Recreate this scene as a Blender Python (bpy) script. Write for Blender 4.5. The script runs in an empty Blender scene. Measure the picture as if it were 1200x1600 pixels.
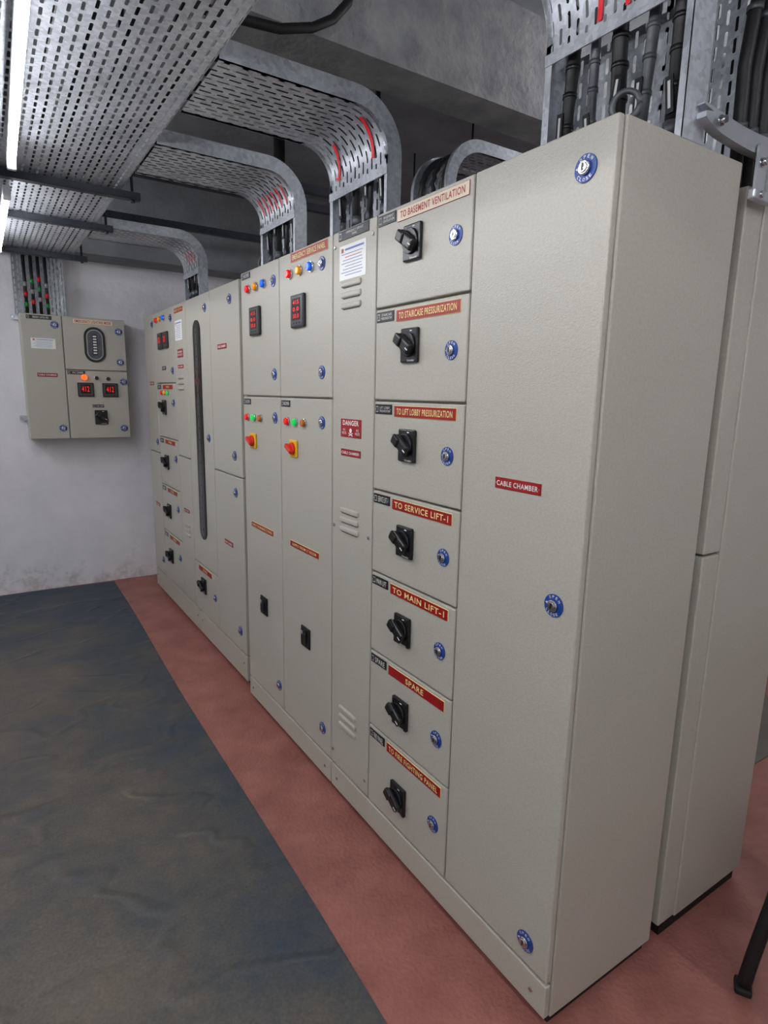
import bpy, bmesh, math, random
from mathutils import Matrix, Vector
random.seed(7)
scn=bpy.context.scene
COL=bpy.context.collection

# ------------------------------------------------------------------ materials
def lin(c):
    r=[]
    for v in c[:3]:
        v/=255.0
        r.append(v/12.92 if v<=0.04045 else ((v+0.055)/1.055)**2.4)
    return (r[0],r[1],r[2],1.0)

def base_mat(name):
    m=bpy.data.materials.new(name); m.use_nodes=True
    nt=m.node_tree; b=nt.nodes["Principled BSDF"]
    return m,nt,b

def simple(name,col,rough=0.5,metal=0.0,bump=0.0,bscale=200.0,var=0.0,vscale=6.0,emit=0.0):
    m,nt,b=base_mat(name)
    c=lin(col)
    b.inputs["Base Color"].default_value=c
    b.inputs["Roughness"].default_value=rough
    b.inputs["Metallic"].default_value=metal
    tc=nt.nodes.new("ShaderNodeTexCoord")
    if bump>0:
        n=nt.nodes.new("ShaderNodeTexNoise"); n.inputs["Scale"].default_value=bscale; n.inputs["Detail"].default_value=2
        nt.links.new(tc.outputs["Object"],n.inputs["Vector"])
        bp=nt.nodes.new("ShaderNodeBump"); bp.inputs["Strength"].default_value=bump; bp.inputs["Distance"].default_value=0.002
        nt.links.new(n.outputs["Fac"],bp.inputs["Height"]); nt.links.new(bp.outputs["Normal"],b.inputs["Normal"])
    if var>0:
        n2=nt.nodes.new("ShaderNodeTexNoise"); n2.inputs["Scale"].default_value=vscale; n2.inputs["Detail"].default_value=5
        nt.links.new(tc.outputs["Object"],n2.inputs["Vector"])
        r=nt.nodes.new("ShaderNodeValToRGB")
        r.color_ramp.elements[0].position=0.3; r.color_ramp.elements[1].position=0.7
        r.color_ramp.elements[0].color=tuple(x*(1-var) for x in c[:3])+(1,)
        r.color_ramp.elements[1].color=tuple(min(1,x*(1+var)) for x in c[:3])+(1,)
        nt.links.new(n2.outputs["Fac"],r.inputs["Fac"]); nt.links.new(r.outputs["Color"],b.inputs["Base Color"])
    if emit>0:
        b.inputs["Emission Color"].default_value=c; b.inputs["Emission Strength"].default_value=emit
    return m

M={}
M['paint']=simple("powder_coat_grey",(178,174,162),0.38,0.0,0.45,260,0.06,140)
M['black']=simple("black_plastic",(20,20,22),0.35)
M['blacksoft']=simple("black_rubber",(18,18,19),0.6,0,0.1,60)
M['darkgap']=simple("dark_base_paint",(12,12,13),0.6)
M['chrome']=simple("chrome",(200,200,205),0.18,1.0)
M['zinc']=simple("bright_zinc",(192,196,202),0.32,0.6,0.1,40,0.06,20)
M['blue']=simple("lock_blue",(18,60,140),0.4)
M['white']=simple("white_print",(235,235,230),0.5)
M['cream']=simple("cream_print",(240,222,150),0.45)
M['pale']=simple("pale_plate",(226,212,186),0.4)  # plate ground; on the first feeder plate this colour stands for glare
M['red']=simple("plate_red",(150,10,14),0.4)
M['redtext']=simple("red_print",(170,14,14),0.4)
M['bluetext']=simple("blue_print",(90,110,180),0.5)
M['lampred']=simple("lamp_red",(225,25,18),0.25,emit=0.25)
M['lampyel']=simple("lamp_amber",(235,150,15),0.25,emit=0.15)
M['lampblue']=simple("lamp_blue",(15,95,215),0.25,emit=0.25)
M['lampgreen']=simple("lamp_green",(10,180,70),0.25,emit=0.6)
M['lampamb']=simple("lamp_amber_dim",(190,105,35),0.25)
M['lamporange']=simple("lamp_orange_lit",(255,60,8),0.25,emit=3.0)
M['digit']=simple("red_led_digit",(235,20,25),0.4,emit=0.8)
M['screen']=simple("meter_screen",(40,10,12),0.15)
M['yellow']=simple("switch_yellow",(235,180,15),0.4)
M['redknob']=simple("switch_red",(210,38,22),0.35)
M['glass']=simple("dark_glass",(22,23,25),0.12)
M['busbar']=simple("busbar_white",(150,150,150),0.5)
M['busdim']=simple("busbar_behind_glass",(62,64,66),0.3)
M['galv_dark']=simple("galvanised_dull",(60,63,70),0.5,0.7,0.1,50,0.2,12)
M['cable']=simple("cable_sheath",(24,24,26),0.5,0,0.1,90)
M['cablegrey']=simple("cable_armour_grey",(86,88,92),0.45,0.4,0.2,60,0.2,20)
M['tagtext']=simple("tag_print",(200,200,200),0.5)
M['green']=simple("tape_green",(40,140,60),0.5)
M['tube']=simple("tube_glow",(248,250,255),0.4,emit=116.0)
M['tubelow']=simple("tube_glow_soft",(248,250,255),0.4,emit=54.0)
M['fixture']=simple("fixture_white",(225,228,232),0.4)
M['redmark']=simple("red_marking_paint",(215,25,38),0.5)
M['tan']=simple("dusty_tan_mat",(112,104,96),0.7,0,0.3,30,0.15,6)

def galv(name,slots):
    m,nt,b=base_mat(name)
    N=nt.nodes; L=nt.links
    b.inputs["Metallic"].default_value=0.7; b.inputs["Roughness"].default_value=0.42
    tc=N.new("ShaderNodeTexCoord")
    vo=N.new("ShaderNodeTexVoronoi"); vo.inputs["Scale"].default_value=90
    L.new(tc.outputs["Object"],vo.inputs["Vector"])
    no=N.new("ShaderNodeTexNoise"); no.inputs["Scale"].default_value=5; no.inputs["Detail"].default_value=5
    L.new(tc.outputs["Object"],no.inputs["Vector"])
    sx=N.new("ShaderNodeSeparateColor"); L.new(vo.outputs["Color"],sx.inputs[0])
    ad=N.new("ShaderNodeMath"); ad.operation='MULTIPLY_ADD'; ad.inputs[1].default_value=0.30
    L.new(sx.outputs[0],ad.inputs[0]); L.new(no.outputs["Fac"],ad.inputs[2])
    r=N.new("ShaderNodeValToRGB"); r.color_ramp.elements[0].position=0.3; r.color_ramp.elements[1].position=0.95
    r.color_ramp.elements[0].color=lin((150,154,161)); r.color_ramp.elements[1].color=lin((208,212,218))
    L.new(ad.outputs[0],r.inputs["Fac"]); L.new(r.outputs["Color"],b.inputs["Base Color"])
    if slots:
        PU,PV,HL,RR=slots
        uv=N.new("ShaderNodeUVMap"); sp=N.new("ShaderNodeSeparateXYZ"); L.new(uv.outputs[0],sp.inputs[0])
        def mth(op,a,bb=None,c=None):
            n=N.new("ShaderNodeMath"); n.operation=op
            for i,v in enumerate((a,bb,c)):
                if v is None: continue
                if isinstance(v,(int,float)): n.inputs[i].default_value=v
                else: L.new(v,n.inputs[i])
            return n.outputs[0]
        v=mth('DIVIDE',sp.outputs[1],PV); row=mth('FLOOR',v); par=mth('MODULO',mth('ABSOLUTE',row),2.0)
        u=mth('ADD',mth('DIVIDE',sp.outputs[0],PU),mth('MULTIPLY',par,0.5))
        fu=mth('ABSOLUTE',mth('SUBTRACT',mth('FRACT',mth('ADD',u,100.0)),0.5))
        fv=mth('ABSOLUTE',mth('SUBTRACT',mth('FRACT',mth('ADD',v,100.0)),0.5))
        dx=mth('MAXIMUM',mth('SUBTRACT',mth('MULTIPLY',fu,PU),HL),0.0)
        dy=mth('MULTIPLY',fv,PV)
        d=mth('SQRT',mth('ADD',mth('MULTIPLY',dx,dx),mth('MULTIPLY',dy,dy)))
        hole=mth('LESS_THAN',d,RR)
        tr=N.new("ShaderNodeBsdfTransparent"); mix=N.new("ShaderNodeMixShader")
        L.new(hole,mix.inputs[0]); L.new(b.outputs[0],mix.inputs[1]); L.new(tr.outputs[0],mix.inputs[2])
        L.new(mix.outputs[0],N["Material Output"].inputs[0])
    return m
M['galv']=galv("galvanised_steel",None)
M['perf']=galv("perforated_galvanised_steel",(0.050,0.0255,0.0135,0.0040))

def concrete(name,c1,c2,scale,bump,rough=0.9,fine=8,dirt=False):
    m,nt,b=base_mat(name); N=nt.nodes; L=nt.links
    tc=N.new("ShaderNodeTexCoord")
    n=N.new("ShaderNodeTexNoise"); n.inputs["Scale"].default_value=scale; n.inputs["Detail"].default_value=8; n.inputs["Roughness"].default_value=0.6
    L.new(tc.outputs["Object"],n.inputs["Vector"])
    r=N.new("ShaderNodeValToRGB"); r.color_ramp.elements[0].position=0.3; r.color_ramp.elements[1].position=0.7
    r.color_ramp.elements[0].color=lin(c1); r.color_ramp.elements[1].color=lin(c2)
    L.new(n.outputs["Fac"],r.inputs["Fac"])
    n2=N.new("ShaderNodeTexNoise"); n2.inputs["Scale"].default_value=scale*fine; n2.inputs["Detail"].default_value=6
    L.new(tc.outputs["Object"],n2.inputs["Vector"])
    outc=r.outputs["Color"]
    if dirt:   # scuffs and flaking low on the wall
        sp=N.new("ShaderNodeSeparateXYZ"); L.new(tc.outputs["Object"],sp.inputs[0])
        mr=N.new("ShaderNodeMapRange"); mr.inputs[1].default_value=0.0; mr.inputs[2].default_value=0.40; mr.inputs[3].default_value=0.18; mr.inputs[4].default_value=-0.05
        L.new(sp.outputs[2],mr.inputs[0])
        n3=N.new("ShaderNodeTexNoise"); n3.inputs["Scale"].default_value=9.0; n3.inputs["Detail"].default_value=9; n3.inputs["Roughness"].default_value=0.75
        L.new(tc.outputs["Object"],n3.inputs["Vector"])
        a=N.new("ShaderNodeMath"); a.operation='ADD'; L.new(n3.outputs["Fac"],a.inputs[0]); L.new(mr.outputs[0],a.inputs[1])
        r2=N.new("ShaderNodeValToRGB"); r2.color_ramp.elements[0].position=0.61; r2.color_ramp.elements[1].position=0.78
        r2.color_ramp.elements[0].color=(0,0,0,1); r2.color_ramp.elements[1].color=(0.5,0.5,0.5,1)
        L.new(a.outputs[0],r2.inputs["Fac"])
        mx=N.new("ShaderNodeMix"); mx.data_type='RGBA'; L.new(r2.outputs["Color"],mx.inputs[0]); L.new(outc,mx.inputs[6]); mx.inputs[7].default_value=lin((165,152,145))
        outc=mx.outputs[2]
    L.new(outc,b.inputs["Base Color"])
    bp=N.new("ShaderNodeBump"); bp.inputs["Strength"].default_value=bump; bp.inputs["Distance"].default_value=0.01
    L.new(n2.outputs["Fac"],bp.inputs["Height"]); L.new(bp.outputs["Normal"],b.inputs["Normal"])
    b.inputs["Roughness"].default_value=rough
    return m
M['wall']=concrete("wall_plaster",(222,220,223),(240,238,241),2.5,0.7,dirt=True)
M['walldark']=concrete("wall_plaster_plain",(190,190,190),(212,212,212),3.0,0.3)
M['ceil']=concrete("ceiling_concrete",(122,124,128),(150,152,156),4.0,0.4)
M['beam']=concrete("beam_concrete",(135,136,139),(185,185,185),6.0,1.0,fine=6)
M['floor']=concrete("red_floor_paint",(136,82,73),(166,108,97),6.0,0.35,0.5,fine=12)

def mat_mat():
    m,nt,b=base_mat("rubber_mat_dusty"); N=nt.nodes; L=nt.links
    tc=N.new("ShaderNodeTexCoord")
    n=N.new("ShaderNodeTexNoise"); n.inputs["Scale"].default_value=2.4; n.inputs["Detail"].default_value=12; n.inputs["Roughness"].default_value=0.74
    L.new(tc.outputs["Object"],n.inputs["Vector"])
    sp=N.new("ShaderNodeSeparateXYZ"); L.new(tc.outputs["Object"],sp.inputs[0])
    mr=N.new("ShaderNodeMapRange"); mr.inputs[1].default_value=-0.28; mr.inputs[2].default_value=-0.80; mr.inputs[3].default_value=-0.07; mr.inputs[4].default_value=0.08
    L.new(sp.outputs[0],mr.inputs[0])
    mr2=N.new("ShaderNodeMapRange"); mr2.inputs[1].default_value=3.0; mr2.inputs[2].default_value=4.3; mr2.inputs[3].default_value=0.0; mr2.inputs[4].default_value=-0.22
    L.new(sp.outputs[1],mr2.inputs[0])
    ad=N.new("ShaderNodeMath"); ad.operation='ADD'; L.new(n.outputs["Fac"],ad.inputs[0]); L.new(mr.outputs[0],ad.inputs[1])
    ad2=N.new("ShaderNodeMath"); ad2.operation='ADD'; L.new(ad.outputs[0],ad2.inputs[0]); L.new(mr2.outputs[0],ad2.inputs[1])
    r=N.new("ShaderNodeValToRGB"); r.color_ramp.elements[0].position=0.34; r.color_ramp.elements[1].position=0.74
    r.color_ramp.elements[0].color=lin((52,62,75)); r.color_ramp.elements[1].color=lin((104,93,81))
    e=r.color_ramp.elements.new(0.48); e.color=lin((71,72,73))
    L.new(ad2.outputs[0],r.inputs["Fac"])
    n3=N.new("ShaderNodeTexNoise"); n3.inputs["Scale"].default_value=120; n3.inputs["Detail"].default_value=5
    L.new(tc.outputs["Object"],n3.inputs["Vector"])
    mx=N.new("ShaderNodeMix"); mx.data_type='RGBA'; mx.blend_type='OVERLAY'; mx.inputs[0].default_value=0.5
    L.new(r.outputs["Color"],mx.inputs[6]); L.new(n3.outputs["Fac"],mx.inputs[7]); L.new(mx.outputs[2],b.inputs["Base Color"])
    # creases: ridges where a broad noise crosses its mid value
    n2=N.new("ShaderNodeTexNoise"); n2.inputs["Scale"].default_value=1.8; n2.inputs["Detail"].default_value=2.0
    mp=N.new("ShaderNodeMapping"); mp.inputs["Scale"].default_value=(0.8,1.4,1); mp.inputs["Rotation"].default_value=(0,0,0.35)
    L.new(tc.outputs["Object"],mp.inputs["Vector"]); L.new(mp.outputs[0],n2.inputs["Vector"])
    s1=N.new("ShaderNodeMath"); s1.operation='SUBTRACT'; s1.inputs[1].default_value=0.5; L.new(n2.outputs["Fac"],s1.inputs[0])
    s2=N.new("ShaderNodeMath"); s2.operation='ABSOLUTE'; L.new(s1.outputs[0],s2.inputs[0])
    s3=N.new("ShaderNodeMapRange"); s3.inputs[1].default_value=0.0; s3.inputs[2].default_value=0.035; s3.inputs[3].default_value=1.0; s3.inputs[4].default_value=0.0
    s3.interpolation_type='SMOOTHSTEP'; L.new(s2.outputs[0],s3.inputs[0])
    s4=N.new("ShaderNodeMath"); s4.operation='MULTIPLY_ADD'; s4.inputs[1].default_value=0.22; L.new(s3.outputs[0],s4.inputs[0]); L.new(n2.outputs["Fac"],s4.inputs[2])
    bp=N.new("ShaderNodeBump"); bp.inputs["Strength"].default_value=0.7; bp.inputs["Distance"].default_value=0.03
    L.new(s4.outputs[0],bp.inputs["Height"]); L.new(bp.outputs["Normal"],b.inputs["Normal"])
    b.inputs["Roughness"].default_value=0.55
    return m
M['mat']=mat_mat()

# ------------------------------------------------------------------ mesh builder
TXT={}
def text_mesh(s,bold=0.012):
    k=(s,bold)
    if k in TXT: return TXT[k]
    cu=bpy.data.curves.new("lettering","FONT"); cu.body=s; cu.size=1.0; cu.offset=bold; cu.resolution_u=3
    cu.align_x='CENTER'; cu.space_line=0.95; cu.space_character=1.12
    o=bpy.data.objects.new("lettering",cu); COL.objects.link(o)
    dg=bpy.context.evaluated_depsgraph_get(); dg.update()
    me=bpy.data.meshes.new_from_object(o.evaluated_get(dg))
    vs=[tuple(v.co) for v in me.vertices]; fs=[tuple(p.vertices) for p in me.polygons]
    bpy.data.objects.remove(o); bpy.data.curves.remove(cu); bpy.data.meshes.remove(me)
    x0=min(v[0] for v in vs);x1=max(v[0] for v in vs);y0=min(v[1] for v in vs);y1=max(v[1] for v in vs)
    vs=[((v[0]-(x0+x1)/2)/(x1-x0),(v[1]-(y0+y1)/2)/(y1-y0)) for v in vs]
    TXT[k]=(vs,fs,(x1-x0)/(y1-y0)); return TXT[k]

class MB:
    def __init__(s):
        s.v=[];s.f=[];s.m=[];s.sm=[];s.mats=[];s.uv={}
    def mi(s,mat):
        mat=M[mat]
        if mat not in s.mats: s.mats.append(mat)
        return s.mats.index(mat)
    def raw(s,vs,fs,mat,smooth=False,uvs=None):
        o=len(s.v); k=s.mi(mat); s.v+= [tuple(v) for v in vs]
        for i,f in enumerate(fs):
            if uvs: s.uv[len(s.f)]=uvs[i]
            s.f.append(tuple(o+j for j in f)); s.m.append(k); s.sm.append(smooth if isinstance(smooth,bool) else smooth[i])
    def bmadd(s,b,mat,smooth=None):
        b.verts.ensure_lookup_table(); b.verts.index_update()
        vs=[tuple(v.co) for v in b.verts]; fs=[tuple(v.index for v in f.verts) for f in b.faces]
        sm=[False]*len(fs) if smooth is None else smooth
        s.raw(vs,fs,mat,sm); b.free()
    def box(s,c,d,mat,bev=0.0,rot=None,seg=2):
        b=bmesh.new(); bmesh.ops.create_cube(b,size=1.0)
        bmesh.ops.scale(b,vec=d,verts=b.verts)
        if bev>0: bmesh.ops.bevel(b,geom=list(b.edges),offset=bev,segments=seg,affect='EDGES',profile=0.5)
        if rot is not None: bmesh.ops.transform(b,matrix=rot,verts=b.verts)
        bmesh.ops.translate(b,vec=c,verts=b.verts)
        s.bmadd(b,mat)
        return s
    def cyl(s,c,r,h,mat,axis='z',r2=None,seg=24,bev=0.0):
        b=bmesh.new(); bmesh.ops.create_cone(b,cap_ends=True,segments=seg,radius1=r,radius2=r if r2 is None else r2,depth=h)
        if bev>0:
            es=[e for e in b.edges if abs(e.verts[0].co.z-h/2)<1e-6 and abs(e.verts[1].co.z-h/2)<1e-6]
            bmesh.ops.bevel(b,geom=es,offset=bev,segments=2,affect='EDGES',profile=0.5)
        b.normal_update()
        sm=[abs(f.normal.z)<0.9 for f in b.faces]
        if axis=='x': bmesh.ops.rotate(b,matrix=Matrix.Rotation(math.pi/2,3,'Y'),verts=b.verts)
        if axis=='y': bmesh.ops.rotate(b,matrix=Matrix.Rotation(-math.pi/2,3,'X'),verts=b.verts)
        bmesh.ops.translate(b,vec=c,verts=b.verts)
        s.bmadd(b,mat,sm); return s
    def prism(s,pts,z0,z1,mat,c=(0,0),xf=None):
        n=len(pts); vs=[(p[0]+c[0],p[1]+c[1],z0) for p in pts]+[(p[0]+c[0],p[1]+c[1],z1) for p in pts]
        if xf: vs=[xf(*v) for v in vs]
        fs=[tuple(range(n))[::-1],tuple(range(n,2*n))]+[(i,(i+1)%n,n+(i+1)%n,n+i) for i in range(n)]
        s.raw(vs,fs,mat); return s
    def text(s,t,c,w,h,mat,rot=0.0,bold=0.012,keep=False):
        vs,fs,asp=text_mesh(t,bold)
        if keep: w=min(w,h*asp)
        cs,sn=math.cos(rot),math.sin(rot)
        vv=[]
        for x,y in vs:
            x*=w;y*=h; vv.append((c[0]+x*cs-y*sn,c[1]+x*sn+y*cs,c[2]))
        s.raw(vv,fs,mat); return s
    def tube(s,path,r,mat,seg=10):
        P=[Vector(p) for p in path]; n=len(P); vs=[]
        up=Vector((0.31,0.95,0.05)).normalized()
        for i,p in enumerate(P):
            t=(P[min(i+1,n-1)]-P[max(i-1,0)]).normalized()
            a=t.cross(up).normalized(); b=t.cross(a)
            for k in range(seg):
                q=2*math.pi*k/seg; vs.append(p+r*(math.cos(q)*a+math.sin(q)*b))
        fs=[];sm=[]
        for i in range(n-1):
            for k in range(seg):
                fs.append((i*seg+k,i*seg+(k+1)%seg,(i+1)*seg+(k+1)%seg,(i+1)*seg+k)); sm.append(True)
        fs.append(tuple(range(seg))[::-1]); fs.append(tuple((n-1)*seg+k for k in range(seg))); sm+=[False,False]
        s.raw(vs,fs,mat,sm); return s
    def mesh(s,name):
        me=bpy.data.meshes.new(name); me.from_pydata(s.v,[],s.f); 
        for m in s.mats: me.materials.append(m)
        uvl=me.uv_layers.new(name="UVMap")
        for i,p in enumerate(me.polygons):
            p.material_index=s.m[i]; p.use_smooth=bool(s.sm[i])
            if i in s.uv:
                for li,u in zip(p.loop_indices,s.uv[i]): uvl.data[li].uv=u
        me.update(); return me

POS={}
def place(name,me,parent=None,pos=(0,0,0),label=None,cat=None,group=None,kind=None):
    o=bpy.data.objects.new(name,me); COL.objects.link(o)
    pos=Vector(pos)
    if parent is not None:
        o.parent=parent; o.location=pos-POS[parent.name]
    else: o.location=pos
    POS[o.name]=pos.copy()
    if label: o["label"]=label
    if cat: o["category"]=cat
    if group: o["group"]=group
    if kind: o["kind"]=kind
    return o
def root(name,mat4,label,cat,group=None):
    o=bpy.data.objects.new(name,None); COL.objects.link(o); o.empty_display_size=0.1
    o.matrix_world=mat4; POS[o.name]=Vector((0,0,0)); o["label"]=label; o["category"]=cat
    if group:o["group"]=group
    return o
def rounded(w,h,r,n=8):
    pts=[]
    for cx,cy,a0 in ((w/2-r,h/2-r,0),(-w/2+r,h/2-r,90),(-w/2+r,-h/2+r,180),(w/2-r,-h/2+r,270)):
        for k in range(n+1):
            a=math.radians(a0+90*k/n); pts.append((cx+r*math.cos(a),cy+r*math.sin(a)))
    return pts

# shared part meshes -------------------------------------------------
def lock_mesh():
    b=MB(); b.cyl((0,0,0.0015),0.025,0.003,'blue',seg=36)
    for word,a0,step,flip in (("OPEN",90,-27,False),("CLOSE",270,22,True)):
        n=len(word)
        for i,ch in enumerate(word):
            a=math.radians(a0+step*(i-(n-1)/2)); rr=0.0198
            b.text(ch,(rr*math.cos(a),rr*math.sin(a),0.0034),0.0048,0.0060,'white',rot=a-math.pi/2+(math.pi if flip else 0),bold=0.01)
    b.cyl((0,0,0.005),0.0132,0.010,'chrome',seg=28,bev=0.002)
    b.cyl((0,0,0.0105),0.0092,0.003,'chrome',seg=20,bev=0.001)
    b.box((0,0.0005,0.0122),(0.0035,0.012,0.001),'black')
    b.prism([(-0.0225,0),(-0.0165,0.003),(-0.0165,-0.003)],0.003,0.0036,'white')
    return b.mesh("lock")
LOCK=lock_mesh()
def knob_mesh():
    b=MB()
    b.box((0,0,0.006),(0.080,0.096,0.012),'black',0.004)
    b.cyl((0,0.002,0.015),0.034,0.008,'black',seg=32,bev=0.002)
    R=Matrix.Rotation(math.radians(-32),4,'Z')
    b.box((0,0.002,0.027),(0.074,0.036,0.018),'black',0.008,rot=R,seg=3)
    b.box((-0.020,0.0145,0.034),(0.034,0.030,0.014),'black',0.005,rot=R)
    b.box((0.024,-0.013,0.0365),(0.014,0.003,0.0006),'white',rot=R)
    b.box((0.012,0.0395,0.0125),(0.010,0.003,0.0006),'white')
    b.text("Schneider",(0.014,-0.042,0.0126),0.034,0.006,'white',bold=0.01)
    return b.mesh("rotary_switch")
KNOB=knob_mesh()
def isolator_mesh():
    b=MB(); b.box((0,0,0.004),(0.062,0.062,0.008),'yellow',0.004)
    b.cyl((0,0,0.012),0.022,0.010,'redknob',seg=28,bev=0.003)
    b.box((0,0,0.022),(0.054,0.016,0.016),'redknob',0.004,rot=Matrix.Rotation(math.radians(-25),4,'Z'))
    return b.mesh("isolator_switch")
ISO=isolator_mesh()
def lamp_mesh(mat):
    b=MB(); b.cyl((0,0,0.003),0.0165,0.006,'chrome',seg=24,bev=0.001); b.cyl((0,0,0.010),0.0135,0.012,mat,seg=24,bev=0.004)
    return b.mesh("indicator_lamp")
LAMP={k:lamp_mesh(v) for k,v in dict(red='lampred',yellow='lampyel',blue='lampblue',green='lampgreen',amber='lampamb',orange='lamporange',off='black').items()}
def meter_mesh(w,h,lines):
    b=MB(); b.box((0,0,0.007),(w,h,0.014),'black',0.004)
    b.prism(rounded(w*0.86,h*0.86,0.006),0.014,0.0144,'busdim')
    b.box((-0.02*w,0.05*h,0.0148),(w*0.62,h*0.66,0.001),'screen')
    n=len(lines)
    for i,t in enumerate(lines):
        y=0.05*h+h*0.62*((n-1)/2-i)/n
        b.text(t,(-0.02*w,y,0.0157),w*0.46,h*0.62/n*0.60,'digit',bold=0.0)
    for i in range(3): b.cyl((w*0.22*(i-1),-0.37*h,0.015),0.0035,0.002,'black',seg=10)
    return b.mesh("digital_meter")
METER=meter_mesh(0.112,0.120,["415","0.0","50.0"])
METERS=meter_mesh(0.098,0.098,["0.00"])
METERW=meter_mesh(0.105,0.098,["412"])
def vent_mesh(n):
    b=MB()
    for i in range(n):
        y=(i-(n-1)/2)*-0.034
        b.box((0,y,0.0015),(0.124,0.019,0.013),'paint',0.0062,seg=3)
        b.box((0,y-0.0105,0.0006),(0.106,0.0035,0.0012),'black')
    return b.mesh("vent_louvre")
VENT3=vent_mesh(3)
def handle_mesh():
    b=MB(); b.box((0,0,0.004),(0.078,0.088,0.008),'black',0.004); b.box((-0.01,0,0.009),(0.046,0.066,0.004),'black',0.002)
    b.box((0.010,0.0,0.013),(0.014,0.040,0.008),'galv_dark',0.003)
    b.box((-0.02,0.018,0.0115),(0.014,0.014,0.002),'busbar',0)
    return b.mesh("breaker_window")
HANDLE=handle_mesh()
def plate_mesh(w,h,t,style):
    b=MB(); rows=t.split("\n")
    bg,fg,bd={'red':('red','cream','cream'),'light':('pale','redtext','red'),'redw':('red','white','red'),'black':('black','white','black')}[style]
    b.box((0,0,0.001),(w,h,0.002),bd,0.0005,seg=1)
    ins=0.0022 if style in('red','light') else 0.002
    b.box((0,0,0.00225),(w-ins,h-ins,0.0006),bg)
    x=0; tw=w*0.90
    if style=='black':
        b.box((-w/2+0.012,0,0.0026),(0.012,h*0.6,0.0004),'tagtext'); b.box((-w/2+0.012,0,0.0029),(0.009,h*0.45,0.0004),'black'); x=0.010; tw=w*0.62
    n=len(rows)
    for i,rw in enumerate(rows):
        hh=(h-0.013)/n if style!='black' else (h-0.010)/n
        b.text(rw,(x,hh*((n-1)/2-i),0.0034),min(tw,hh*0.9*len(rw)*0.98),hh*(0.88 if n==1 else 0.70),fg,bold=0.016 if style!='black' else 0.0,keep=(style=='black'))
    if style in('redw','black'):
        for sx in (-1,1): b.cyl((sx*(w/2-0.004),0,0.003),0.0018,0.001,'chrome',seg=8)
    return b.mesh("nameplate")
def maker_mesh(w,h):
    b=MB(); b.box((0,0,0.0008),(w,h,0.0016),'white')
    b.box((-0.38*w,0.36*h,0.0018),(0.08*w,0.12*h,0.0004),'redtext'); b.box((0.07*w,0.37*h,0.0018),(0.70*w,0.055*h,0.0004),'bluetext')
    for k in range(8):
        b.box(((-0.02,0.03,0.0)[k%3]*w,(0.24-0.087*k)*h,0.0018),((0.80,0.62,0.72)[k%3]*w,0.018*h,0.0004),'redtext' if k==1 else 'bluetext')
    return b.mesh("maker_label")

class Panel:
    """front-frame helper: local u (to the viewer's right), v up, w out of the face"""
    def __init__(s,r,fu): s.r=r; s.U=fu
    def door(s,Ya,Yb,z0,z1,name="door",th=0.018,g=0.0032):
        ua,ub=sorted((s.U(Ya),s.U(Yb))); w=ub-ua-2*g; h=z1-z0-2*g
        b=MB(); b.box((0,0,-th/2),(w,h,th),'paint',0.0035)
        return place(name,b.mesh(name),s.r,((ua+ub)/2,(z0+z1)/2,0))
    def put(s,door,me,name,Y,z,sc=1.0,label=None,rz=0):
        o=place(name,me,door,(s.U(Y),z,0.0),label=label)
        if sc!=1.0: o.scale=(sc,sc,sc)
        if rz: o.rotation_euler=(0,0,rz)
        return o
    def lock(s,d,Y,z,sc=1.0): return s.put(d,LOCK,"lock",Y,z,sc,"chrome key lock in blue OPEN CLOSE ring",random.uniform(-.25,.25))
    def knob(s,d,Y,z,sc=1.0): return s.put(d,KNOB,"rotary_switch",Y,z,sc,"black rotary handle on square base")
    def lamp(s,d,c,Y,z,sc=1.0): return s.put(d,LAMP[c],"indicator_lamp",Y,z,sc,("unlit" if c=='off' else c)+" indicator lamp")
    def plate(s,d,Y,z,w,h,t,st,label=None):
        return s.put(d,plate_mesh(w,h,t,st),"nameplate",Y,z,1.0,label or {'red':"red nameplate with cream lettering",'light':"nameplate with red lettering",'redw':"red plate with white lettering",'black':"black tag with white lettering"}[st])

# =================================================================== NEAR PANEL
Yc=1.0
Mf=Matrix(((0,0,-1,0.0),(-1,0,0,Yc),(0,1,0,0),(0,0,0,1)))
R1=root("switchgear_panel",Mf,"long beige-grey steel emergency service switchgear panel with feeder doors","electrical panel")
P=Panel(R1,lambda Y:Yc-Y)
D=0.44
b=MB(); b.box((0,(2.098+0.035)/2,-(0.0205+D)/2),(2.0,2.098-0.035,D-0.0205),'paint',0.004); place("body",b.mesh("body"),R1,(0,0,0))
b=MB(); b.box((0,0.0175,-(0.03+D-0.01)/2),(1.97,0.035,D-0.04),'darkgap'); place("base_channel",b.mesh("base_channel"),R1,(0,0,0),label="black recessed base channel")
for ya,yb in ((0.0,1.119),(1.119,2.0)):
    b=MB(); b.box((0,0,-0.009),(yb-ya-0.006,0.094,0.018),'paint',0.003)
    for sx in (-1,1): b.cyl((sx*((yb-ya)/2-0.05),0,0.001),0.006,0.004,'chrome',seg=12,bev=0.001)
    place("plinth",b.mesh("plinth"),R1,(Yc-(ya+yb)/2,0.086,0))
ZR=[2.1,1.826,1.551,1.268,0.994,0.717,0.439,0.14]
C=[0.0,0.404,0.8415,1.119,1.569,2.0]
d=P.door(C[0],C[1],0.14,2.1)
for Y,z in ((0.071,2.017),(0.068,1.109),(0.078,0.207)): P.lock(d,Y,z,1.06)
P.plate(d,0.203,1.364,0.148,0.027,"CABLE CHAMBER",'redw')
names=["TO BASEMENT VENTILATION","TO STAIRCASE PRESSURIZATION","TO LIFT LOBBY PRESSURIZATION","TO SERVICE LIFT-1","TO MAIN LIFT-1","SPARE","TO FIRE FIGHTING PANEL"]
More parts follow.
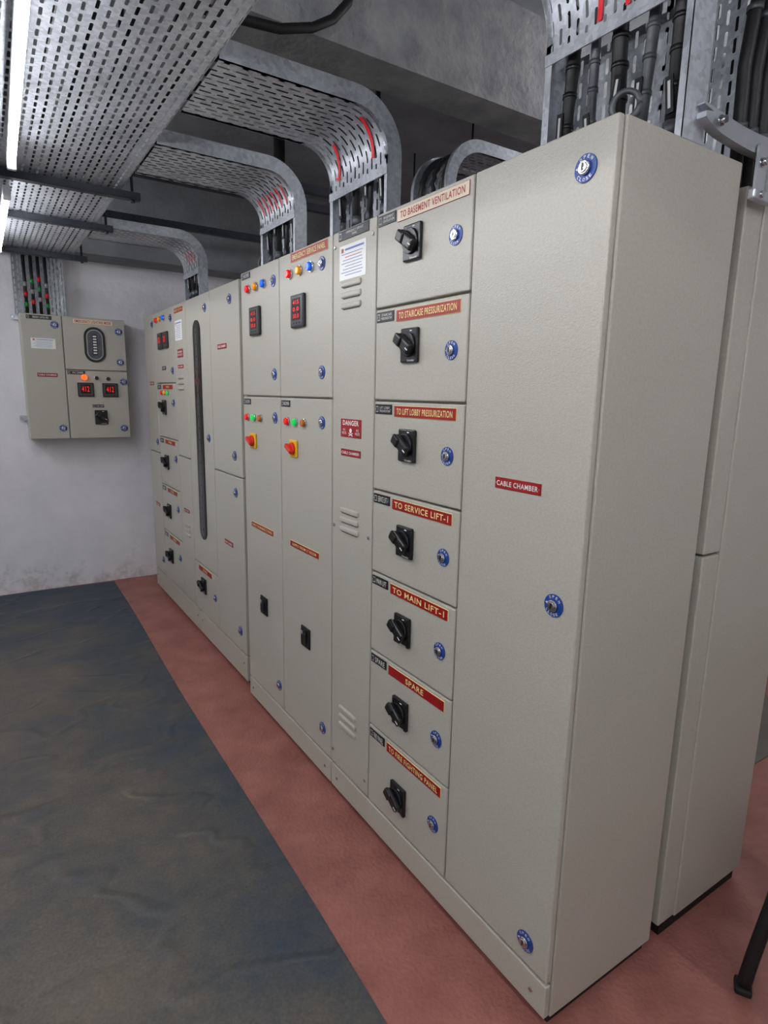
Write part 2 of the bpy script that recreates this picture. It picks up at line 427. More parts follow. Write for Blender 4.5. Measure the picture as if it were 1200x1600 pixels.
tags=["BASEMENT\nVENTILATION","STAIRCASE\nPRESSURIZATION","LIFT LOBBY\nPRESSURIZATION","SERVICE LIFT-1","MAIN LIFT","SPARE","FIRE PANEL"]
kz=[1.985,1.709,1.423,1.132,0.849,0.568,0.263]; lz=[1.969,1.687,1.409,1.126,0.848,0.570,0.285]
for i in range(7):
    d=P.door(C[1],C[2],ZR[i+1],ZR[i])
    P.knob(d,0.648,kz[i]); P.lock(d,0.467,lz[i])
    P.plate(d,0.580 if i else 0.575,ZR[i]-0.030,0.290 if i else 0.31,0.034,names[i],'light' if i==0 else 'red')  # glare on the first plate is painted in as a pale ground
    P.plate(d,0.785,ZR[i]-0.026,0.092,0.030,tags[i],'black')
# vent strip
d=P.door(C[2],C[3],0.14,2.1)
P.put(d,VENT3,"vent_louvre",0.99,1.890); P.put(d,VENT3,"vent_louvre",0.99,1.132); P.put(d,VENT3,"vent_louvre",0.99,0.369)
P.plate(d,0.98,2.078,0.19,0.030,"EMERGENCY SERVICE\nPANEL",'black')
place("maker_label",maker_mesh(0.168,0.108),d,(P.U(0.985),1.992,0),label="white maker's label with blue and red print")
b=MB(); b.box((0,0,0.001),(0.136,0.062,0.002),'red',0.0005,seg=1); b.text("DANGER",(0,0.018,0.0024),0.105,0.017,'white',bold=0.02)
b.text("415\nVOLTS",(-0.044,-0.011,0.0024),0.030,0.020,'white'); b.text("415\nVOLTS",(0.044,-0.011,0.0024),0.030,0.020,'white')
b.cyl((0,-0.008,0.0023),0.008,0.0006,'white',seg=16); b.box((0,-0.021,0.0023),(0.028,0.003,0.0005),'white',rot=Matrix.Rotation(0.35,4,'Z')); b.box((0,-0.021,0.0023),(0.028,0.003,0.0005),'white',rot=Matrix.Rotation(-0.35,4,'Z'))
place("danger_plate",b.mesh("danger_plate"),d,(P.U(0.985),1.455,0),label="red DANGER plate with white lettering")
P.plate(d,0.985,1.371,0.130,0.024,"CABLE CHAMBER",'redw')
sc=MB(); sc.cyl((0,0,0.002),0.006,0.004,'chrome',seg=12,bev=0.001); SCR=sc.mesh("screw")
for Y in (1.10,0.862):
    for z in (2.05,1.10,0.20): P.put(d,SCR,"screw",Y,z,1.0,"chrome screw")
# incomer sections
for (ca,cb,lampY,ind,lk,mY,hY,rY,lbl,main) in (
    (C[3],C[4],(1.459,1.37,1.279),(1.496,1.42,1.342),1.197,1.38,1.335,1.437,"SUPPLY FROM LT ROOM",True),
    (C[4],C[5],(1.898,1.81,1.721),(1.940,1.86,1.783),1.626,1.816,1.778,1.873,"SUPPLY FROM MAIN LT PANEL",False)):
    d=P.door(ca,cb,1.5525,2.1)
    for c,Y in zip(('red','yellow','blue'),lampY): P.lamp(d,c,Y,2.018,1.15)
    P.lock(d,lk,2.017,0.95); P.lock(d,lk,1.645,0.95)
    P.put(d,METER,"digital_meter",mY,1.875,1.0,"black digital meter with red digits")
    if main: P.plate(d,1.303,2.074,0.30,0.034,"EMERGENCY SERVICE PANEL",'red')
    else: P.plate(d,1.93,2.078,0.10,0.026,"INCOMER",'black')
    d=P.door(ca,cb,0.14,1.5525)
    for c,Y in zip(('red','green','amber'),ind): 
        P.lamp(d,c,Y,1.456,1.05)
    P.lock(d,lk,1.464,0.95); P.lock(d,lk-0.008,0.243,0.95)
    P.put(d,ISO,"isolator_switch",rY,1.350,1.12,"red handle on yellow square plate")
    P.plate(d,(ca+cb)/2+0.005,0.951,0.262,0.026,lbl,'red')
    P.put(d,HANDLE,"breaker_window",hY,0.58,1.0,"black breaker operating window")
    P.plate(d,cb-0.055,1.527,0.085,0.026,"INCOMER",'black')

# =================================================================== FAR PANEL
YE=2.11; Y2=(YE+4.12)/2
R2=root("switchgear_panel",Matrix(((0,0,-1,0.03),(-1,0,0,Y2),(0,1,0,0),(0,0,0,1))),"far beige-grey steel switchgear panel with tall dark busbar window","electrical panel")
Q=Panel(R2,lambda Y:Y2-Y)
zb=0.185; W2=4.12-YE
b=MB(); b.box((0,(2.098+0.035)/2,-(0.0205+0.42)/2),(W2,2.098-0.035,0.3995),'paint',0.004); place("body",b.mesh("body"),R2,(0,0,0))
b=MB(); b.box((0,0.0175,-0.22),(W2-0.03,0.035,0.37),'darkgap'); place("base_channel",b.mesh("base_channel"),R2,(0,0,0),label="black recessed base channel")
for ya,yb in ((YE,2.95),(2.95,4.12)):
    b=MB(); b.box((0,0,-0.009),(yb-ya-0.007,0.138,0.018),'paint',0.003)
    for sx in (-1,1): b.cyl((sx*((yb-ya)/2-0.05),0.02,0.001),0.006,0.004,'chrome',seg=12,bev=0.001)
    place("plinth",b.mesh("plinth"),R2,(Q.U((ya+yb)/2),0.1095,0))
d=Q.door(YE,2.56,1.14,2.1); Q.lock(d,2.24,2.02); Q.lock(d,2.22,1.247); Q.plate(d,2.37,1.80,0.14,0.026,"CABLE CHAMBER",'redw')
d=Q.door(YE,2.56,zb,1.14); Q.lock(d,2.22,1.054); Q.lock(d,2.20,0.30); Q.plate(d,2.35,0.757,0.13,0.026,"CABLE CHAMBER",'redw')
d=Q.door(2.56,3.02,0.505,2.1); Q.lock(d,2.64,2.02,0.95); Q.lock(d,2.64,1.307,0.95)
b=MB(); b.prism(rounded(0.128,1.285,0.062),0,0.006,'black'); b.prism(rounded(0.092,1.25,0.045),0.006,0.007,'glass')
b.prism(rounded(0.034,1.20,0.006),0.007,0.0076,'busdim')
for k in range(18): b.box((0,-0.58+0.068*k,0.0082),(0.022,0.010,0.0012),'black')
place("busbar_window",b.mesh("busbar_window"),d,(Q.U(2.80),1.325,0),label="tall rounded dark glass busbar window")
d=Q.door(2.56,3.02,zb,0.505); Q.knob(d,2.83,0.379); Q.lock(d,2.62,0.36,0.9); Q.plate(d,2.80,0.478,0.26,0.032,"SPARE",'red')
d=Q.door(3.02,3.30,1.15,2.1); Q.put(d,VENT3,"vent_louvre",3.17,1.62,1.0)
place("maker_label",maker_mesh(0.15,0.12),d,(Q.U(3.18),1.94,0),label="white maker's label with blue and red print")
Q.plate(d,3.16,2.06,0.20,0.03,"EMERGENCY LIGHTING PANEL",'red')
Q.plate(d,3.16,1.80,0.12,0.05,"DANGER\n415 VOLTS",'redw'); Q.plate(d,3.16,1.72,0.12,0.022,"CABLE CHAMBER",'redw')
d=Q.door(3.02,3.30,zb,1.15); Q.put(d,VENT3,"vent_louvre",3.16,0.67,1.0); Q.plate(d,3.16,0.80,0.12,0.022,"CABLE CHAMBER",'redw')
zz=[2.1,1.62,1.245,0.90,0.555,zb]
for i in range(5):
    d=Q.door(3.30,3.80,zz[i+1],zz[i])
    if i==0:
        for c,Y in zip(('red','yellow','blue'),(3.72,3.62,3.52)): Q.lamp(d,c,Y,2.045,1.2)
        Q.put(d,METERS,"digital_meter",3.62,1.90,1.1,"black digital meter with red digits"); Q.put(d,METERS,"digital_meter",3.48,1.90,1.1,"black digital meter with red digits")
        Q.lock(d,3.36,2.03); Q.lock(d,3.36,1.70); Q.plate(d,3.58,1.72,0.1,0.026,"INCOMER",'black')
    else:
        Q.knob(d,3.60,[0,1.456,1.074,0.722,0.391][i],1.05); Q.lock(d,3.37,zz[i]-0.13)
        Q.plate(d,3.50,zz[i]-0.026,0.26,0.032,"SPARE",'red'); Q.plate(d,3.735,zz[i]-0.026,0.09,0.03,"SPARE",'black')
        if i==1:
            for c,Y in zip(('red','yellow','green'),(3.66,3.58,3.50)): Q.lamp(d,c,Y,1.555,1.0)
d=Q.door(3.80,4.12,1.12,2.1); Q.lock(d,3.86,2.03); Q.lock(d,3.86,1.2); Q.plate(d,3.95,1.62,0.12,0.026,"CABLE CHAMBER",'redw')
d=Q.door(3.80,4.12,zb,1.12); Q.lock(d,3.86,0.3); Q.plate(d,3.95,0.72,0.12,0.026,"CABLE CHAMBER",'redw')

# =================================================================== REAR PANEL
R3=root("switchgear_panel",Matrix(((0,0,-1,0.48),(-1,0,0,1.0),(0,1,0,0),(0,0,0,1))),"beige-grey steel switchgear panel standing behind the service panel","electrical panel")
b=MB(); b.box((0,(2.06+0.05)/2,-(0.081+0.46)/2),(2.0,2.01,0.379),'paint',0.004); place("body",b.mesh("body"),R3,(0,0,0))
b=MB(); b.box((0,0.025,-0.24),(1.97,0.05,0.42),'darkgap'); place("base_channel",b.mesh("base_channel"),R3,(0,0,0),label="black base channel")
for ya,yb in ((0,0.5),(0.5,1.0),(1.0,1.5),(1.5,2.0)):
    for z0,z1 in ((0.055,1.172),(1.178,2.06)):
        b=MB(); b.box((0,0,-0.04),(yb-ya-0.005,z1-z0,0.078),'paint',0.004); place("door",b.mesh("door"),R3,(1.0-(ya+yb)/2,(z0+z1)/2,0))

# =================================================================== WALL PANEL
WP=Matrix(((1,0,0,-0.413),(0,0,-1,4.31),(0,1,0,1.20),(0,0,0,1)))
R4=root("wall_panel",WP,"small beige-grey wall-mounted emergency lighting distribution panel with oval window","electrical panel")
V=Panel(R4,lambda X:X+0.413)
Z=lambda z:z-1.20
b=MB(); b.box((0,0.445,-0.11),(0.69,0.89,0.178),'paint',0.004); place("body",b.mesh("body"),R4)
def lockw(d,X,z): return V.lock(d,X,Z(z),1.05)
d=V.door(-0.758,-0.496,0,0.89); lockw(d,-0.545,2.02); lockw(d,-0.54,1.28)
place("maker_label",maker_mesh(0.155,0.072),d,(V.U(-0.625),Z(1.885),0),label="white maker's label with blue and red print")
V.plate(d,-0.615,Z(1.665),0.13,0.026,"CABLE CHAMBER",'redw'); V.plate(d,-0.64,Z(2.065),0.16,0.026,"EMERGENCY LIGHTING MSDB",'black')
d=V.door(-0.496,-0.068,Z(1.708),0.89); lockw(d,-0.115,2.0); lockw(d,-0.115,1.775)
V.plate(d,-0.29,Z(2.058),0.27,0.036,"EMERGENCY LIGHTING MSDB",'light')
b=MB(); b.prism(rounded(0.145,0.255,0.07),0,0.008,'black'); b.prism(rounded(0.112,0.222,0.055),0.008,0.0095,'busbar')
b.prism(rounded(0.098,0.205,0.048),0.0095,0.0102,'cablegrey')
b.box((0,0,0.0108),(0.034,0.15,0.001),'black'); 
for k in range(7): b.box((0,-0.06+0.02*k,0.0116),(0.024,0.010,0.0008),'white')
place("oval_window",b.mesh("oval_window"),d,(V.U(-0.287),Z(1.895),0),label="oval window with black rubber frame")
d=V.door(-0.496,-0.068,0,Z(1.708)); lockw(d,-0.10,1.63); lockw(d,-0.115,1.275)
V.plate(d,-0.425,Z(1.688),0.12,0.026,"INCOMER",'black')
V.lamp(d,'orange',-0.375,Z(1.655),1.5); V.lamp(d,'off',-0.29,Z(1.652),1.0); V.lamp(d,'off',-0.21,Z(1.648),1.0)
V.put(d,METERW,"digital_meter",-0.37,Z(1.565),1.05,"black digital meter with red digits"); V.put(d,METERW,"digital_meter",-0.20,Z(1.565),1.05,"black digital meter with red digits")
V.knob(d,-0.275,Z(1.36),1.12); V.plate(d,-0.29,Z(1.445),0.08,0.022,"ON OFF",'black')
for z in (2.07,1.35):
    b=MB(); b.box((0,0,0),(0.05,0.035,0.006),'zinc',0.002); b.cyl((-0.012,0,0.012),0.008,0.02,'chrome',seg=12)
    place("mounting_bracket",b.mesh("mounting_bracket"),R4,(V.U(-0.782),Z(z),-0.17),label="galvanised mounting bracket with bolt")

# =================================================================== CABLE TRAYS
def sheet(b,path,y0,y1,mat):
    L=0; vs=[];ls=[]
    for i,p in enumerate(path):
        if i: L+=math.hypot(p[0]-path[i-1][0],p[1]-path[i-1][1])
        ls.append(L); vs+= [(p[0],y0,p[1]),(p[0],y1,p[1])]
    fs=[];uv=[]
    for i in range(len(path)-1):
        fs.append((2*i,2*i+1,2*i+3,2*i+2)); uv.append([(ls[i],0),(ls[i],y1-y0),(ls[i+1],y1-y0),(ls[i+1],0)])
    b.raw(vs,fs,mat,True,uv)
def rail(b,inner,outer,y,th,mat,lipdir):
    n=len(inner); vs=[]
    for p,q in zip(inner,outer):
        vs+=[(p[0],y,p[1]),(q[0],y,q[1]),(p[0],y+th,p[1]),(q[0],y+th,q[1])]
    fs=[]
    for i in range(n-1):
        a=4*i;c=4*(i+1)
        fs+=[(a,a+1,c+1,c),(a+2,c+2,c+3,a+3),(a,c,c+2,a+2),(a+1,a+3,c+3,c+1)]
    b.raw(vs,fs,mat,False)
    for pth in (inner,outer):
        v2=[]
        for p in pth: v2+=[(p[0],y,p[1]),(p[0],y+lipdir*0.018,p[1])]
        b.raw(v2,[(2*i,2*i+1,2*i+3,2*i+2) for i in range(n-1)],mat,False)
def bend_path(Xf,zu,R,Xend,z0,off=0.0,sgn=1,na=14):
    cx=Xf-sgn*R; cz=zu-R; r=R+off
    pts=[(Xf+sgn*off,z0),(Xf+sgn*off,cz)]
    for k in range(1,na+1):
        a=math.pi/2*k/na; pts.append((cx+sgn*r*math.cos(a),cz+r*math.sin(a)))
    pts.append((Xend,zu+off)); return pts
def branch(y0,y1,Xf,zu,R,Xend,z0,zopen,label,marks=(),sgn=1,h=0.050,cables=4,cmats=('cable',),zback=None,cr=0.013,ties=False,jit=0.006):
    b=MB(); lo=bend_path(Xf,zu,R,Xend,zopen,0,sgn); sheet(b,lo,y0+0.001,y1-0.001,'perf')
    t=place("perforated_plate",b.mesh("perforated_plate"),None)
    r=bpy.data.objects.new("cable_tray",None); COL.objects.link(r); POS[r.name]=Vector((Xf,(y0+y1)/2,z0)); r.location=POS[r.name]; r.empty_display_size=0.1
    r["label"]=label; r["category"]="cable tray"; r["group"]="galvanised branch cable trays above the panels"
    t.parent=r; t.location=-POS[r.name]
    inn=bend_path(Xf,zu,R,Xend,z0,0,sgn); out=bend_path(Xf,zu,R,Xend,z0,h,sgn)
    for y,ld in ((y0,1),(y1-0.003,-1)):
        b=MB(); rail(b,inn,out,y,0.003,'galv',ld); place("side_rail",b.mesh("side_rail"),r,(0,0,0))
    b=MB(); sheet(b,[(Xf+sgn*h,z0),(Xf+sgn*h,zopen+0.05 if zback is None else zback)],y0+0.02,y1-0.02,'perf'); place("back_plate",b.mesh("back_plate"),r,(0,0,0))
    b=MB(); b.box((Xf-sgn*0.001,(y0+y1)/2,zopen+0.012),(0.004,y1-y0,0.026),'galv'); place("joint_strip",b.mesh("joint_strip"),r,(0,0,0))
    for (f0,f1,ya,yb,w) in marks:
        cx=Xf-sgn*R; cz=zu-R; b=MB(); vs=[];n=10
        for k in range(n+1):
            f=f0+(f1-f0)*k/n; yy=ya+(yb-ya)*k/n
            if f<0: x,z=Xf-sgn*0.004,cz+f
            else:
                a=f*math.pi/2; x=cx+sgn*(R-0.004)*math.cos(a); z=cz+(R-0.004)*math.sin(a)
            vs+=[(x,yy-w/2,z),(x,yy+w/2,z)]
        b.raw(vs,[(2*i,2*i+1,2*i+3,2*i+2) for i in range(n)],'redmark')
        place("paint_mark",b.mesh("paint_mark"),r,(0,0,0),label="red marking stripe")
    for k in range(cables):
        yy=y0+0.05+(y1-y0-0.10)*k/max(1,cables-1)
        o=h*0.5; c_r=cr*(1.0,0.8,1.1,0.7,0.95)[k%5]
        pth=bend_path(Xf,zu,R,Xend,z0,o,sgn,12)
        pts=[(p[0],yy+jit*math.sin(3*i+k*2.1),p[1]) for i,p in enumerate(pth)]
        mt=cmats[k%len(cmats)]
        b=MB(); b.tube(pts,c_r,mt,12)
        x0=pts[0][0]
        b.cyl((x0,pts[0][1],z0+0.012),c_r*1.35,0.024,'black',seg=8)
        b.cyl((x0,pts[0][1],z0+0.038),c_r*1.2,0.028,'cablegrey' if mt=='cable' else 'black',seg=10)
        if ties:
            for zt in (0.12,0.19,0.25):
                f=(z0+zt-pts[0][2])/(pts[1][2]-pts[0][2]); b.cyl((x0,pts[0][1]+(pts[1][1]-pts[0][1])*f,z0+zt+0.012*(k%3)),c_r*1.16,0.010,('black','cablegrey')[k%2],seg=12)
        c=place("power_cable",b.mesh("power_cable"),None,(0,0,0),label="thick dark sheathed cable dropping from the tray into the panel",cat="cable",group="power cables above the panels")
        b=MB(); zt=z0+0.06+0.025*(k%3)
        b.box((Xf+sgn*(o-c_r-0.003),pts[0][1],zt+0.04),(0.003,0.018,0.075),'black',rot=Matrix.Rotation(0.12*((k%3)-1),4,'X'))
        b.box((Xf+sgn*(o-c_r-0.005),pts[0][1],zt+0.04),(0.001,0.006,0.055),'tagtext',rot=Matrix.Rotation(0.12*((k%3)-1),4,'X'))
        place("cable_tag",b.mesh("cable_tag"),c,(0,0,0),label="black cable tag with white print")
    return r
branch(0.851,1.215,0.04,2.387,0.11,-0.468,2.1,2.225,"galvanised perforated cable tray bending down with red marks over vent column",
       marks=((0.0,0.62,1.15,1.10,0.014),(0.05,0.75,0.93,0.90,0.014),(0.0,0.08,1.13,1.17,0.012)))
branch(1.50,1.85,0.04,2.387,0.11,-0.468,2.1,2.24,"galvanised perforated cable tray bending down with many red strokes",
       marks=tuple((0.15,0.55,1.56+0.045*k,1.555+0.045*k,0.010) for k in range(6)))
branch(2.78,3.09,0.05,2.387,0.11,-0.468,2.1,2.225,"galvanised perforated cable tray bending down onto far panel",
       marks=tuple((0.1,0.45,2.84+0.05*k,2.84+0.05*k,0.010) for k in range(3)))
branch(0.005,0.395,0.205,2.60,0.18,-0.468,2.1,2.375,"near galvanised perforated cable tray bending down into cable chamber",
       marks=((-0.012,0.6,0.085,0.075,0.012),(-0.012,0.6,0.162,0.155,0.012),(-0.012,0.7,0.235,0.225,0.013)),h=0.075,cables=5,cmats=('cable','cablegrey'),zback=2.40,cr=0.016,ties=True,jit=0.010)
branch(1.36,1.62,0.72,2.60,0.14,1.6,2.06,2.30,"dull galvanised cable tray bending over rear panel",sgn=-1,cables=3)
branch(0.10,0.40,0.68,3.02,0.14,0.1,2.06,2.08,"tall galvanised perforated riser tray above rear panel",cables=4,h=0.07,cr=0.016,jit=0.002)

def flat_tray(x0,x1,y0,y1,z,label,name="cable_tray"):
    r=bpy.data.objects.new(name,None); COL.objects.link(r); POS[r.name]=Vector(((x0+x1)/2,(y0+y1)/2,z)); r.location=POS[r.name]
    r["label"]=label; r["category"]="cable tray"
    b=MB(); vs=[(x0,y0,z),(x1,y0,z),(x1,y1,z),(x0,y1,z)]
    b.raw(vs,[(0,1,2,3)],'perf',False,[[(0,0),(0,x1-x0),(y1-y0,x1-x0),(y1-y0,0)]])
    place("perforated_plate",b.mesh("perforated_plate"),r,(0,0,0))
    for x in (x0,x1):
        b=MB(); b.box((x,(y0+y1)/2,z+0.030),(0.003,y1-y0,0.06),'galv'); s=1 if x==x0 else -1
        b.box((x+s*0.010,(y0+y1)/2,z+0.059),(0.02,y1-y0,0.003),'galv'); place("side_rail",b.mesh("side_rail"),r,(0,0,0))
    return r
flat_tray(-1.15,-0.475,-1.2,3.72,2.39,"wide galvanised perforated main cable tray hung along the room")
for k in range(9):
    x=-1.10+0.072*k
    b=MB(); b.tube([(x+0.01*math.sin(i*1.3+k),-1.2+0.41*i,2.39+0.022) for i in range(13)],0.018,'cable',8)
    place("power_cable",b.mesh("power_cable"),None,(0,0,0),label="dark sheathed cable lying in the main tray",cat="cable",group="power cables in the main tray")
for ys in (-0.3,2.10,2.735,3.62):
    r=bpy.data.objects.new("strut_channel",None); COL.objects.link(r); POS[r.name]=Vector((-0.8,ys,2.365)); r.location=POS[r.name]
    r["label"]="dull steel strut channel carrying the main tray on threaded rods"; r["category"]="support channel"; r["group"]="strut channels under the main tray"
    b=MB(); x0,x1=-1.25,-0.40; cx=(x0+x1)/2
    b.box((cx,ys,2.3575),(x1-x0,0.036,0.003),'galv_dark'); b.box((cx,ys-0.0165,2.3715),(x1-x0,0.003,0.028),'galv_dark'); b.box((cx,ys+0.0165,2.3715),(x1-x0,0.003,0.028),'galv_dark')
    place("channel",b.mesh("channel"),r,(0,0,0))
    for x in (x0+0.03,x1-0.03):
        b=MB(); b.cyl((x,ys,2.775),0.006,0.85,'galv_dark',seg=10); b.cyl((x,ys,2.351),0.010,0.010,'galv_dark',seg=6); place("threaded_rod",b.mesh("threaded_rod"),r,(0,0,0))

# wall drop tray
r=bpy.data.objects.new("cable_tray",None); COL.objects.link(r); POS[r.name]=Vector((-0.61,4.44,2.1)); r.location=POS[r.name]
r["label"]="vertical galvanised perforated cable tray fixed above the wall panel"; r["category"]="cable tray"
b=MB(); b.raw([(-0.775,4.47,2.09),(-0.45,4.47,2.09),(-0.45,4.47,2.62),(-0.775,4.47,2.62)],[(0,1,2,3)],'perf',False,[[(0,0),(0,0.325),(0.53,0.325),(0.53,0)]])
place("perforated_plate",b.mesh("perforated_plate"),r,(0,0,0))
for x in (-0.775,-0.45):
    b=MB(); b.box((x,4.445,2.305),(0.003,0.05,0.43),'galv'); place("side_rail",b.mesh("side_rail"),r,(0,0,0))
for k,x in enumerate((-0.70,-0.655,-0.61,-0.565)):
    b=MB(); b.cyl((x,4.435,2.305),0.011,0.43,'cable',seg=10)
    for j in range(3):
        b.cyl((x,4.435,2.16+0.07*j+0.02*(k%3)),0.0125,0.03,('green','redmark','busbar')[(j+k)%3],seg=10)
    place("power_cable",b.mesh("power_cable"),None,(0,0,0),label="dark cable with green and red tape bands on the wall tray",cat="cable",group="power cables on the wall tray")

# strap bracket on the rear panel
r=root("steel_bracket",Matrix.Translation((0.44,-0.02,2.03)),"pale galvanised curved strap bracket with bolts on top of the panels","bracket")
def loc(x,y,z): return (x-0.44,y+0.02,z-2.03)
b=MB(); n=24
for zo,h0,yy in ((0.0,0.034,-0.016),(0.022,0.010,-0.010)):
    vs=[]
    for k in range(n+1):
        x=0.25+0.51*k/n; zc=2.148+zo-0.014*math.sin(math.pi*min(1,k/n*1.3))
        hh=h0/2*(min(1,math.sqrt(max(0.02,(k+0.3)/3.0))))
        for (dy,dz) in ((0,-hh),(0,hh),(0.022,hh),(0.022,-hh)): vs.append(loc(x,yy+dy,zc+dz))
    fs=[]
    for k in range(n):
        for j in range(4): fs.append((4*k+j,4*k+(j+1)%4,4*k+4+(j+1)%4,4*k+4+j))
    fs+=[(3,2,1,0),(4*n,4*n+1,4*n+2,4*n+3)]
    b.raw(vs,fs,'zinc',False)
place("strap",b.mesh("strap"),r)
b=MB(); b.prism(rounded(0.040,0.12,0.012),-0.003,0.003,'zinc',xf=lambda x,y,z:loc(0.475+x,-0.022+z,2.078+y)); b.box(loc(0.50,-0.022,2.030),(0.11,0.018,0.022),'zinc',0.004)
place("end_plate",b.mesh("end_plate"),r)
for x,z in ((0.472,2.098),(0.472,2.030),(0.29,2.140)):
    b=MB(); b.cyl(loc(x,-0.032,z),0.008,0.010,'chrome',axis='y',seg=6); b.cyl(loc(x,-0.026,z),0.011,0.003,'chrome',axis='y',seg=16); place("bolt",b.mesh("bolt"),r)

# lifting eyes
b=MB()
b.tube([(0.026*math.cos(a*math.pi/10),0,0.050+0.026*math.sin(a*math.pi/10)) for a in range(21)],0.006,'cablegrey',10); b.cyl((0,0,0.012),0.013,0.024,'cablegrey',seg=16)
EYE=b.mesh("lifting_eye")
for y in (0.06,1.94):
    o=place("lifting_eye",EYE,None,(0.09,y,2.098),label="grey steel lifting eye bolt on the panel roof",cat="eye bolt",group="lifting eyes on the panel roof")
    o.rotation_euler=(0,0,-1.0)

# =================================================================== TUBE LIGHTS
def tube_light(x,y0,y1,z,top,label="lit white fluorescent tube batten hung under the cable tray",mt='tube',yaw=0.0):
    r=bpy.data.objects.new("tube_light",None); COL.objects.link(r); POS[r.name]=Vector((x,(y0+y1)/2,top)); r.location=POS[r.name]; r.rotation_euler=(0,0,yaw)
    r["label"]=label; r["category"]="lamp"; r["group"]="fluorescent tube lights"
    b=MB(); b.box((x,(y0+y1)/2,z+0.026),(0.026,y1-y0,0.022),'fixture',0.003); place("housing",b.mesh("housing"),r)
    b=MB(); b.cyl((x,(y0+y1)/2,z),0.0115,y1-y0-0.05,mt,axis='y',seg=16); place("tube",b.mesh("tube"),r)
    for y in (y0+0.012,y1-0.012):
        b=MB(); b.box((x,y,z+0.003),(0.028,0.024,0.038),'fixture',0.004); place("lamp_holder",b.mesh("lamp_holder"),r)
    for y in (y0+0.2,y1-0.2):
        b=MB(); b.box((x,y,(z+0.037+top)/2),(0.012,0.012,top-z-0.037),'galv'); place("hanger",b.mesh("hanger"),r)
for y0,y1 in ((-2.6,-1.4),(-1.0,0.2)): tube_light(-0.890,y0,y1,2.305,2.389 if y0>-1.2 else 3.2,mt='tubelow' if y0>-1.2 else 'tube')  # unseen battens continue the run behind the camera, added to light panel fronts
tube_light(-0.896,0.60,1.78,2.310,2.389,mt='tubelow',yaw=-0.020)
tube_light(-0.885,2.16,3.32,2.310,2.389,mt='tubelow')
for x,y0,y1,z in ((-2.3,-2.2,-1.0,2.75),(-2.3,0.2,1.4,2.75),(-2.0,2.7,3.9,2.6),(0.9,-2.2,-1.0,2.8),(2.2,0.3,1.5,2.8)):  # unseen battens added to brighten the far wall, side faces and ceiling
    tube_light(x,y0,y1,z,3.2,label="unseen fluorescent tube batten added below the ceiling as fill light")

# =================================================================== FLOOR MAT, CHAIR
b=MB(); nx,ny=24,60
xa=-2.9
vs=[]
for j in range(ny+1):
    y=-2.9+(4.47+2.9)*j/ny; xr=-0.331+(0.093)*(y+0.239)/4.72+0.006*math.sin(y*2.1)
    for i in range(nx+1):
        x=xa+(xr-xa)*i/nx; e=min(1,(nx-i)/3.0)
        z=0.004+e*(0.004*math.sin(3.1*x+1.7*y)*math.sin(2.3*y-x)+0.004+0.003*math.sin(9*x+5*y)*math.sin(7*y))
        vs.append((x,y,max(0.003,z)))
W=nx+1
b.raw(vs,[(j*W+i,j*W+i+1,(j+1)*W+i+1,(j+1)*W+i) for j in range(ny) for i in range(nx)],'mat',True)
place("floor_mat",b.mesh("floor_mat"),None,(0,0,0),label="worn dusty dark blue-grey rubber insulating mat on the floor",cat="floor mat")
b=MB(); b.box((1.75,1.6,0.003),(1.3,2.6,0.006),'tan'); place("floor_mat",b.mesh("floor_mat"),None,(0,0,0),label="dusty tan-grey mat on the floor behind the panels",cat="floor mat")

CX,CY=0.80,-0.44
r=root("chair",Matrix.Translation((CX,CY,0)),"black plastic chair standing beside the panel, only a leg showing","chair")
for sx in (-1,1):
    for sy in (-1,1):
        b=MB()
        p0=Vector((sx*0.25,sy*0.23,0.004)); p1=Vector((sx*0.20,sy*0.19,0.44))
        pts=[p0+(p1-p0)*t/8+Vector((sx*0.006*math.sin(t*0.8),0,0)) for t in range(9)]
        b.tube([tuple(p) for p in pts],0.018,'blacksoft',8); b.box((p0.x,p0.y,0.010),(0.050,0.042,0.020),'blacksoft',0.006,rot=Matrix.Rotation(0.5,4,'Z'))
        place("leg",b.mesh("leg"),r)
b=MB(); b.box((0,0,0.455),(0.46,0.44,0.04),'blacksoft',0.015); place("seat",b.mesh("seat"),r)
b=MB(); b.box((0.22,0,0.70),(0.03,0.42,0.30),'blacksoft',0.012)
for sy in (-1,1): b.box((0.215,sy*0.17,0.52),(0.03,0.04,0.14),'blacksoft',0.006)
place("backrest",b.mesh("backrest"),r)

# =================================================================== ROOM
def struct(name,c,d,mat):
    b=MB(); b.box(c,d,mat); return place(name,b.mesh(name),None,(0,0,0),kind="structure")
XL,XR,YB,YF,H=-3.0,3.4,-3.0,4.51,3.2
struct("floor",((XL+XR)/2,(YB+YF)/2,-0.05),(XR-XL+0.4,YF-YB+0.4,0.1),'floor')
struct("ceiling",((XL+XR)/2,(YB+YF)/2,H+0.05),(XR-XL+0.4,YF-YB+0.4,0.1),'ceil')
struct("wall_far",((XL+XR)/2,YF+0.1,H/2),(XR-XL+0.4,0.2,H),'wall')
struct("wall_near",((XL+XR)/2,YB-0.1,H/2),(XR-XL+0.4,0.2,H),'walldark')
struct("wall_left",(XL-0.1,(YB+YF)/2,H/2),(0.2,YF-YB,H),'walldark')
struct("wall_right",(XR+0.1,(YB+YF)/2,H/2),(0.2,YF-YB,H),'walldark')
struct("trim_1",((XL+XR)/2,1.445,(2.8+H)/2),(XR-XL,0.205,H-2.8),'beam')
struct("trim_2",((XL+XR)/2,YF-0.15,(2.52+H)/2),(XR-XL,0.30,H-2.52),'ceil')

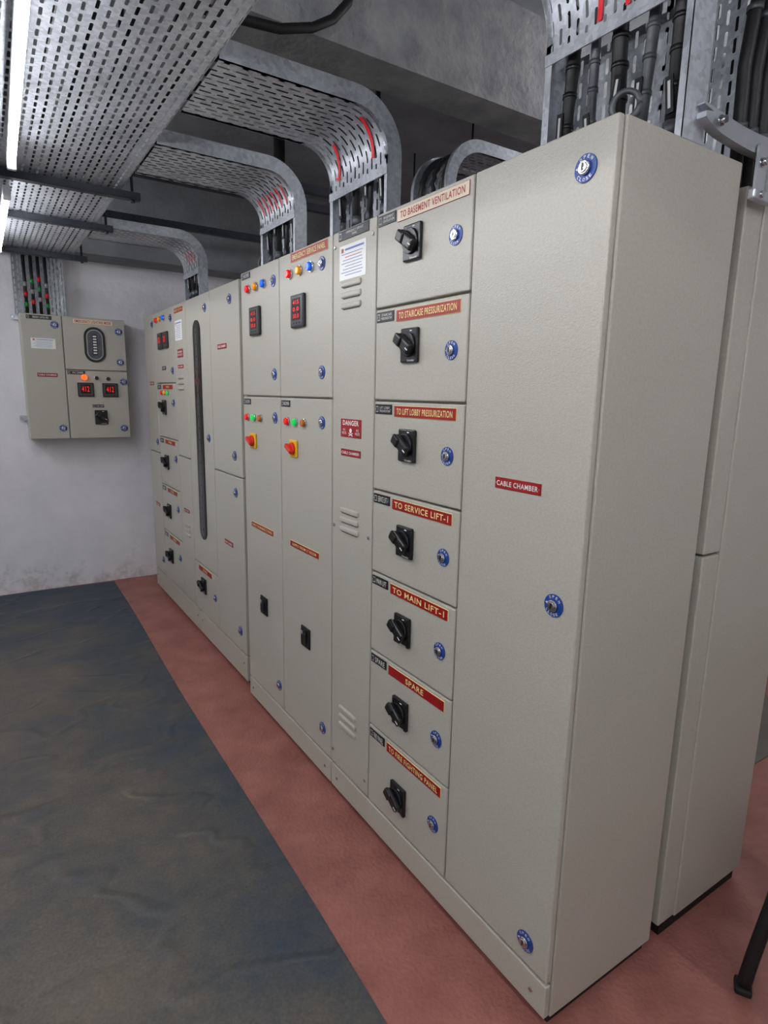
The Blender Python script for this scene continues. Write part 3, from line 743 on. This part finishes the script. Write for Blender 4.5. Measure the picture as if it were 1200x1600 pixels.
for pts,rr,lab in (([(0.20,1.31,3.19),(0.19,1.31,3.02),(0.16,1.31,2.92),(0.10,1.31,2.85),(0.02,1.31,2.80),(-0.10,1.31,2.76),(-0.30,1.31,2.74),(-0.6,1.31,2.73)],0.016,"black flexible conduit bending along the beam"),
                   ([(0.55,1.72,3.2),(0.55,1.72,2.1)],0.012,"dark vertical conduit dropping behind the panel"),
                   ([(0.42,2.5,3.2),(0.42,2.5,2.1)],0.03,"dark vertical pipe behind the panel")):
    b=MB(); b.tube(pts,rr,'blacksoft',10); place("conduit",b.mesh("conduit"),None,(0,0,0),label=lab,cat="pipe",group="conduits under the ceiling")
for y,z,l in ((2.3,2.62,2.4),(3.3,2.58,2.4),(2.9,2.72,2.4)):
    b=MB(); b.box((0.6,y,z),(l,0.041,0.041),'galv_dark',0.002); 
    for x in (-0.4,1.6): b.cyl((x,y,(z+H)/2),0.006,H-z,'galv_dark',seg=8)
    place("strut_channel",b.mesh("strut_channel"),None,(0,0,0),label="dark steel strut channel hung over the panels",cat="support channel",group="strut channels over the panels")
# loose cables rising from the rear panel, bowing out in loops
for k in range(3):
    x=0.515+0.05*k
    ctrl=[(x,0.055,2.064),(x-0.02,0.05,2.20),(x-0.035,0.045,2.32),(x-0.02,0.045,2.44),(x+0.03,0.045,2.56),(x+0.10,0.05,2.68),(x+0.16,0.05,2.85),(x+0.2,0.05,3.19)]
    b=MB(); b.tube(ctrl,0.015,'cable',12)
    for q in (1,3): b.cyl(ctrl[q],0.0175,0.012,'cablegrey',seg=12)
    place("power_cable",b.mesh("power_cable"),None,(0,0,0),label="thick black cable rising loose from the rear panel",cat="cable",group="loose cables above the rear panel")

# =================================================================== CAMERA
cd=bpy.data.cameras.new("camera"); cd.sensor_fit='AUTO'; cd.sensor_width=36.0; cd.lens=947.9*36/1600; cd.clip_start=0.02
cam=bpy.data.objects.new("camera",cd); cam.location=(-1.0454,-0.8083,1.5675); cam.rotation_euler=(1.3808,-0.0198,-0.5804)
COL.objects.link(cam); scn.camera=cam
w=bpy.data.worlds.new("world"); scn.world=w; w.use_nodes=True; w.node_tree.nodes["Background"].inputs[0].default_value=(0.5,0.55,0.6,1); w.node_tree.nodes["Background"].inputs[1].default_value=0.3
scn.view_settings.view_transform='Standard'; scn.view_settings.exposure=0.15
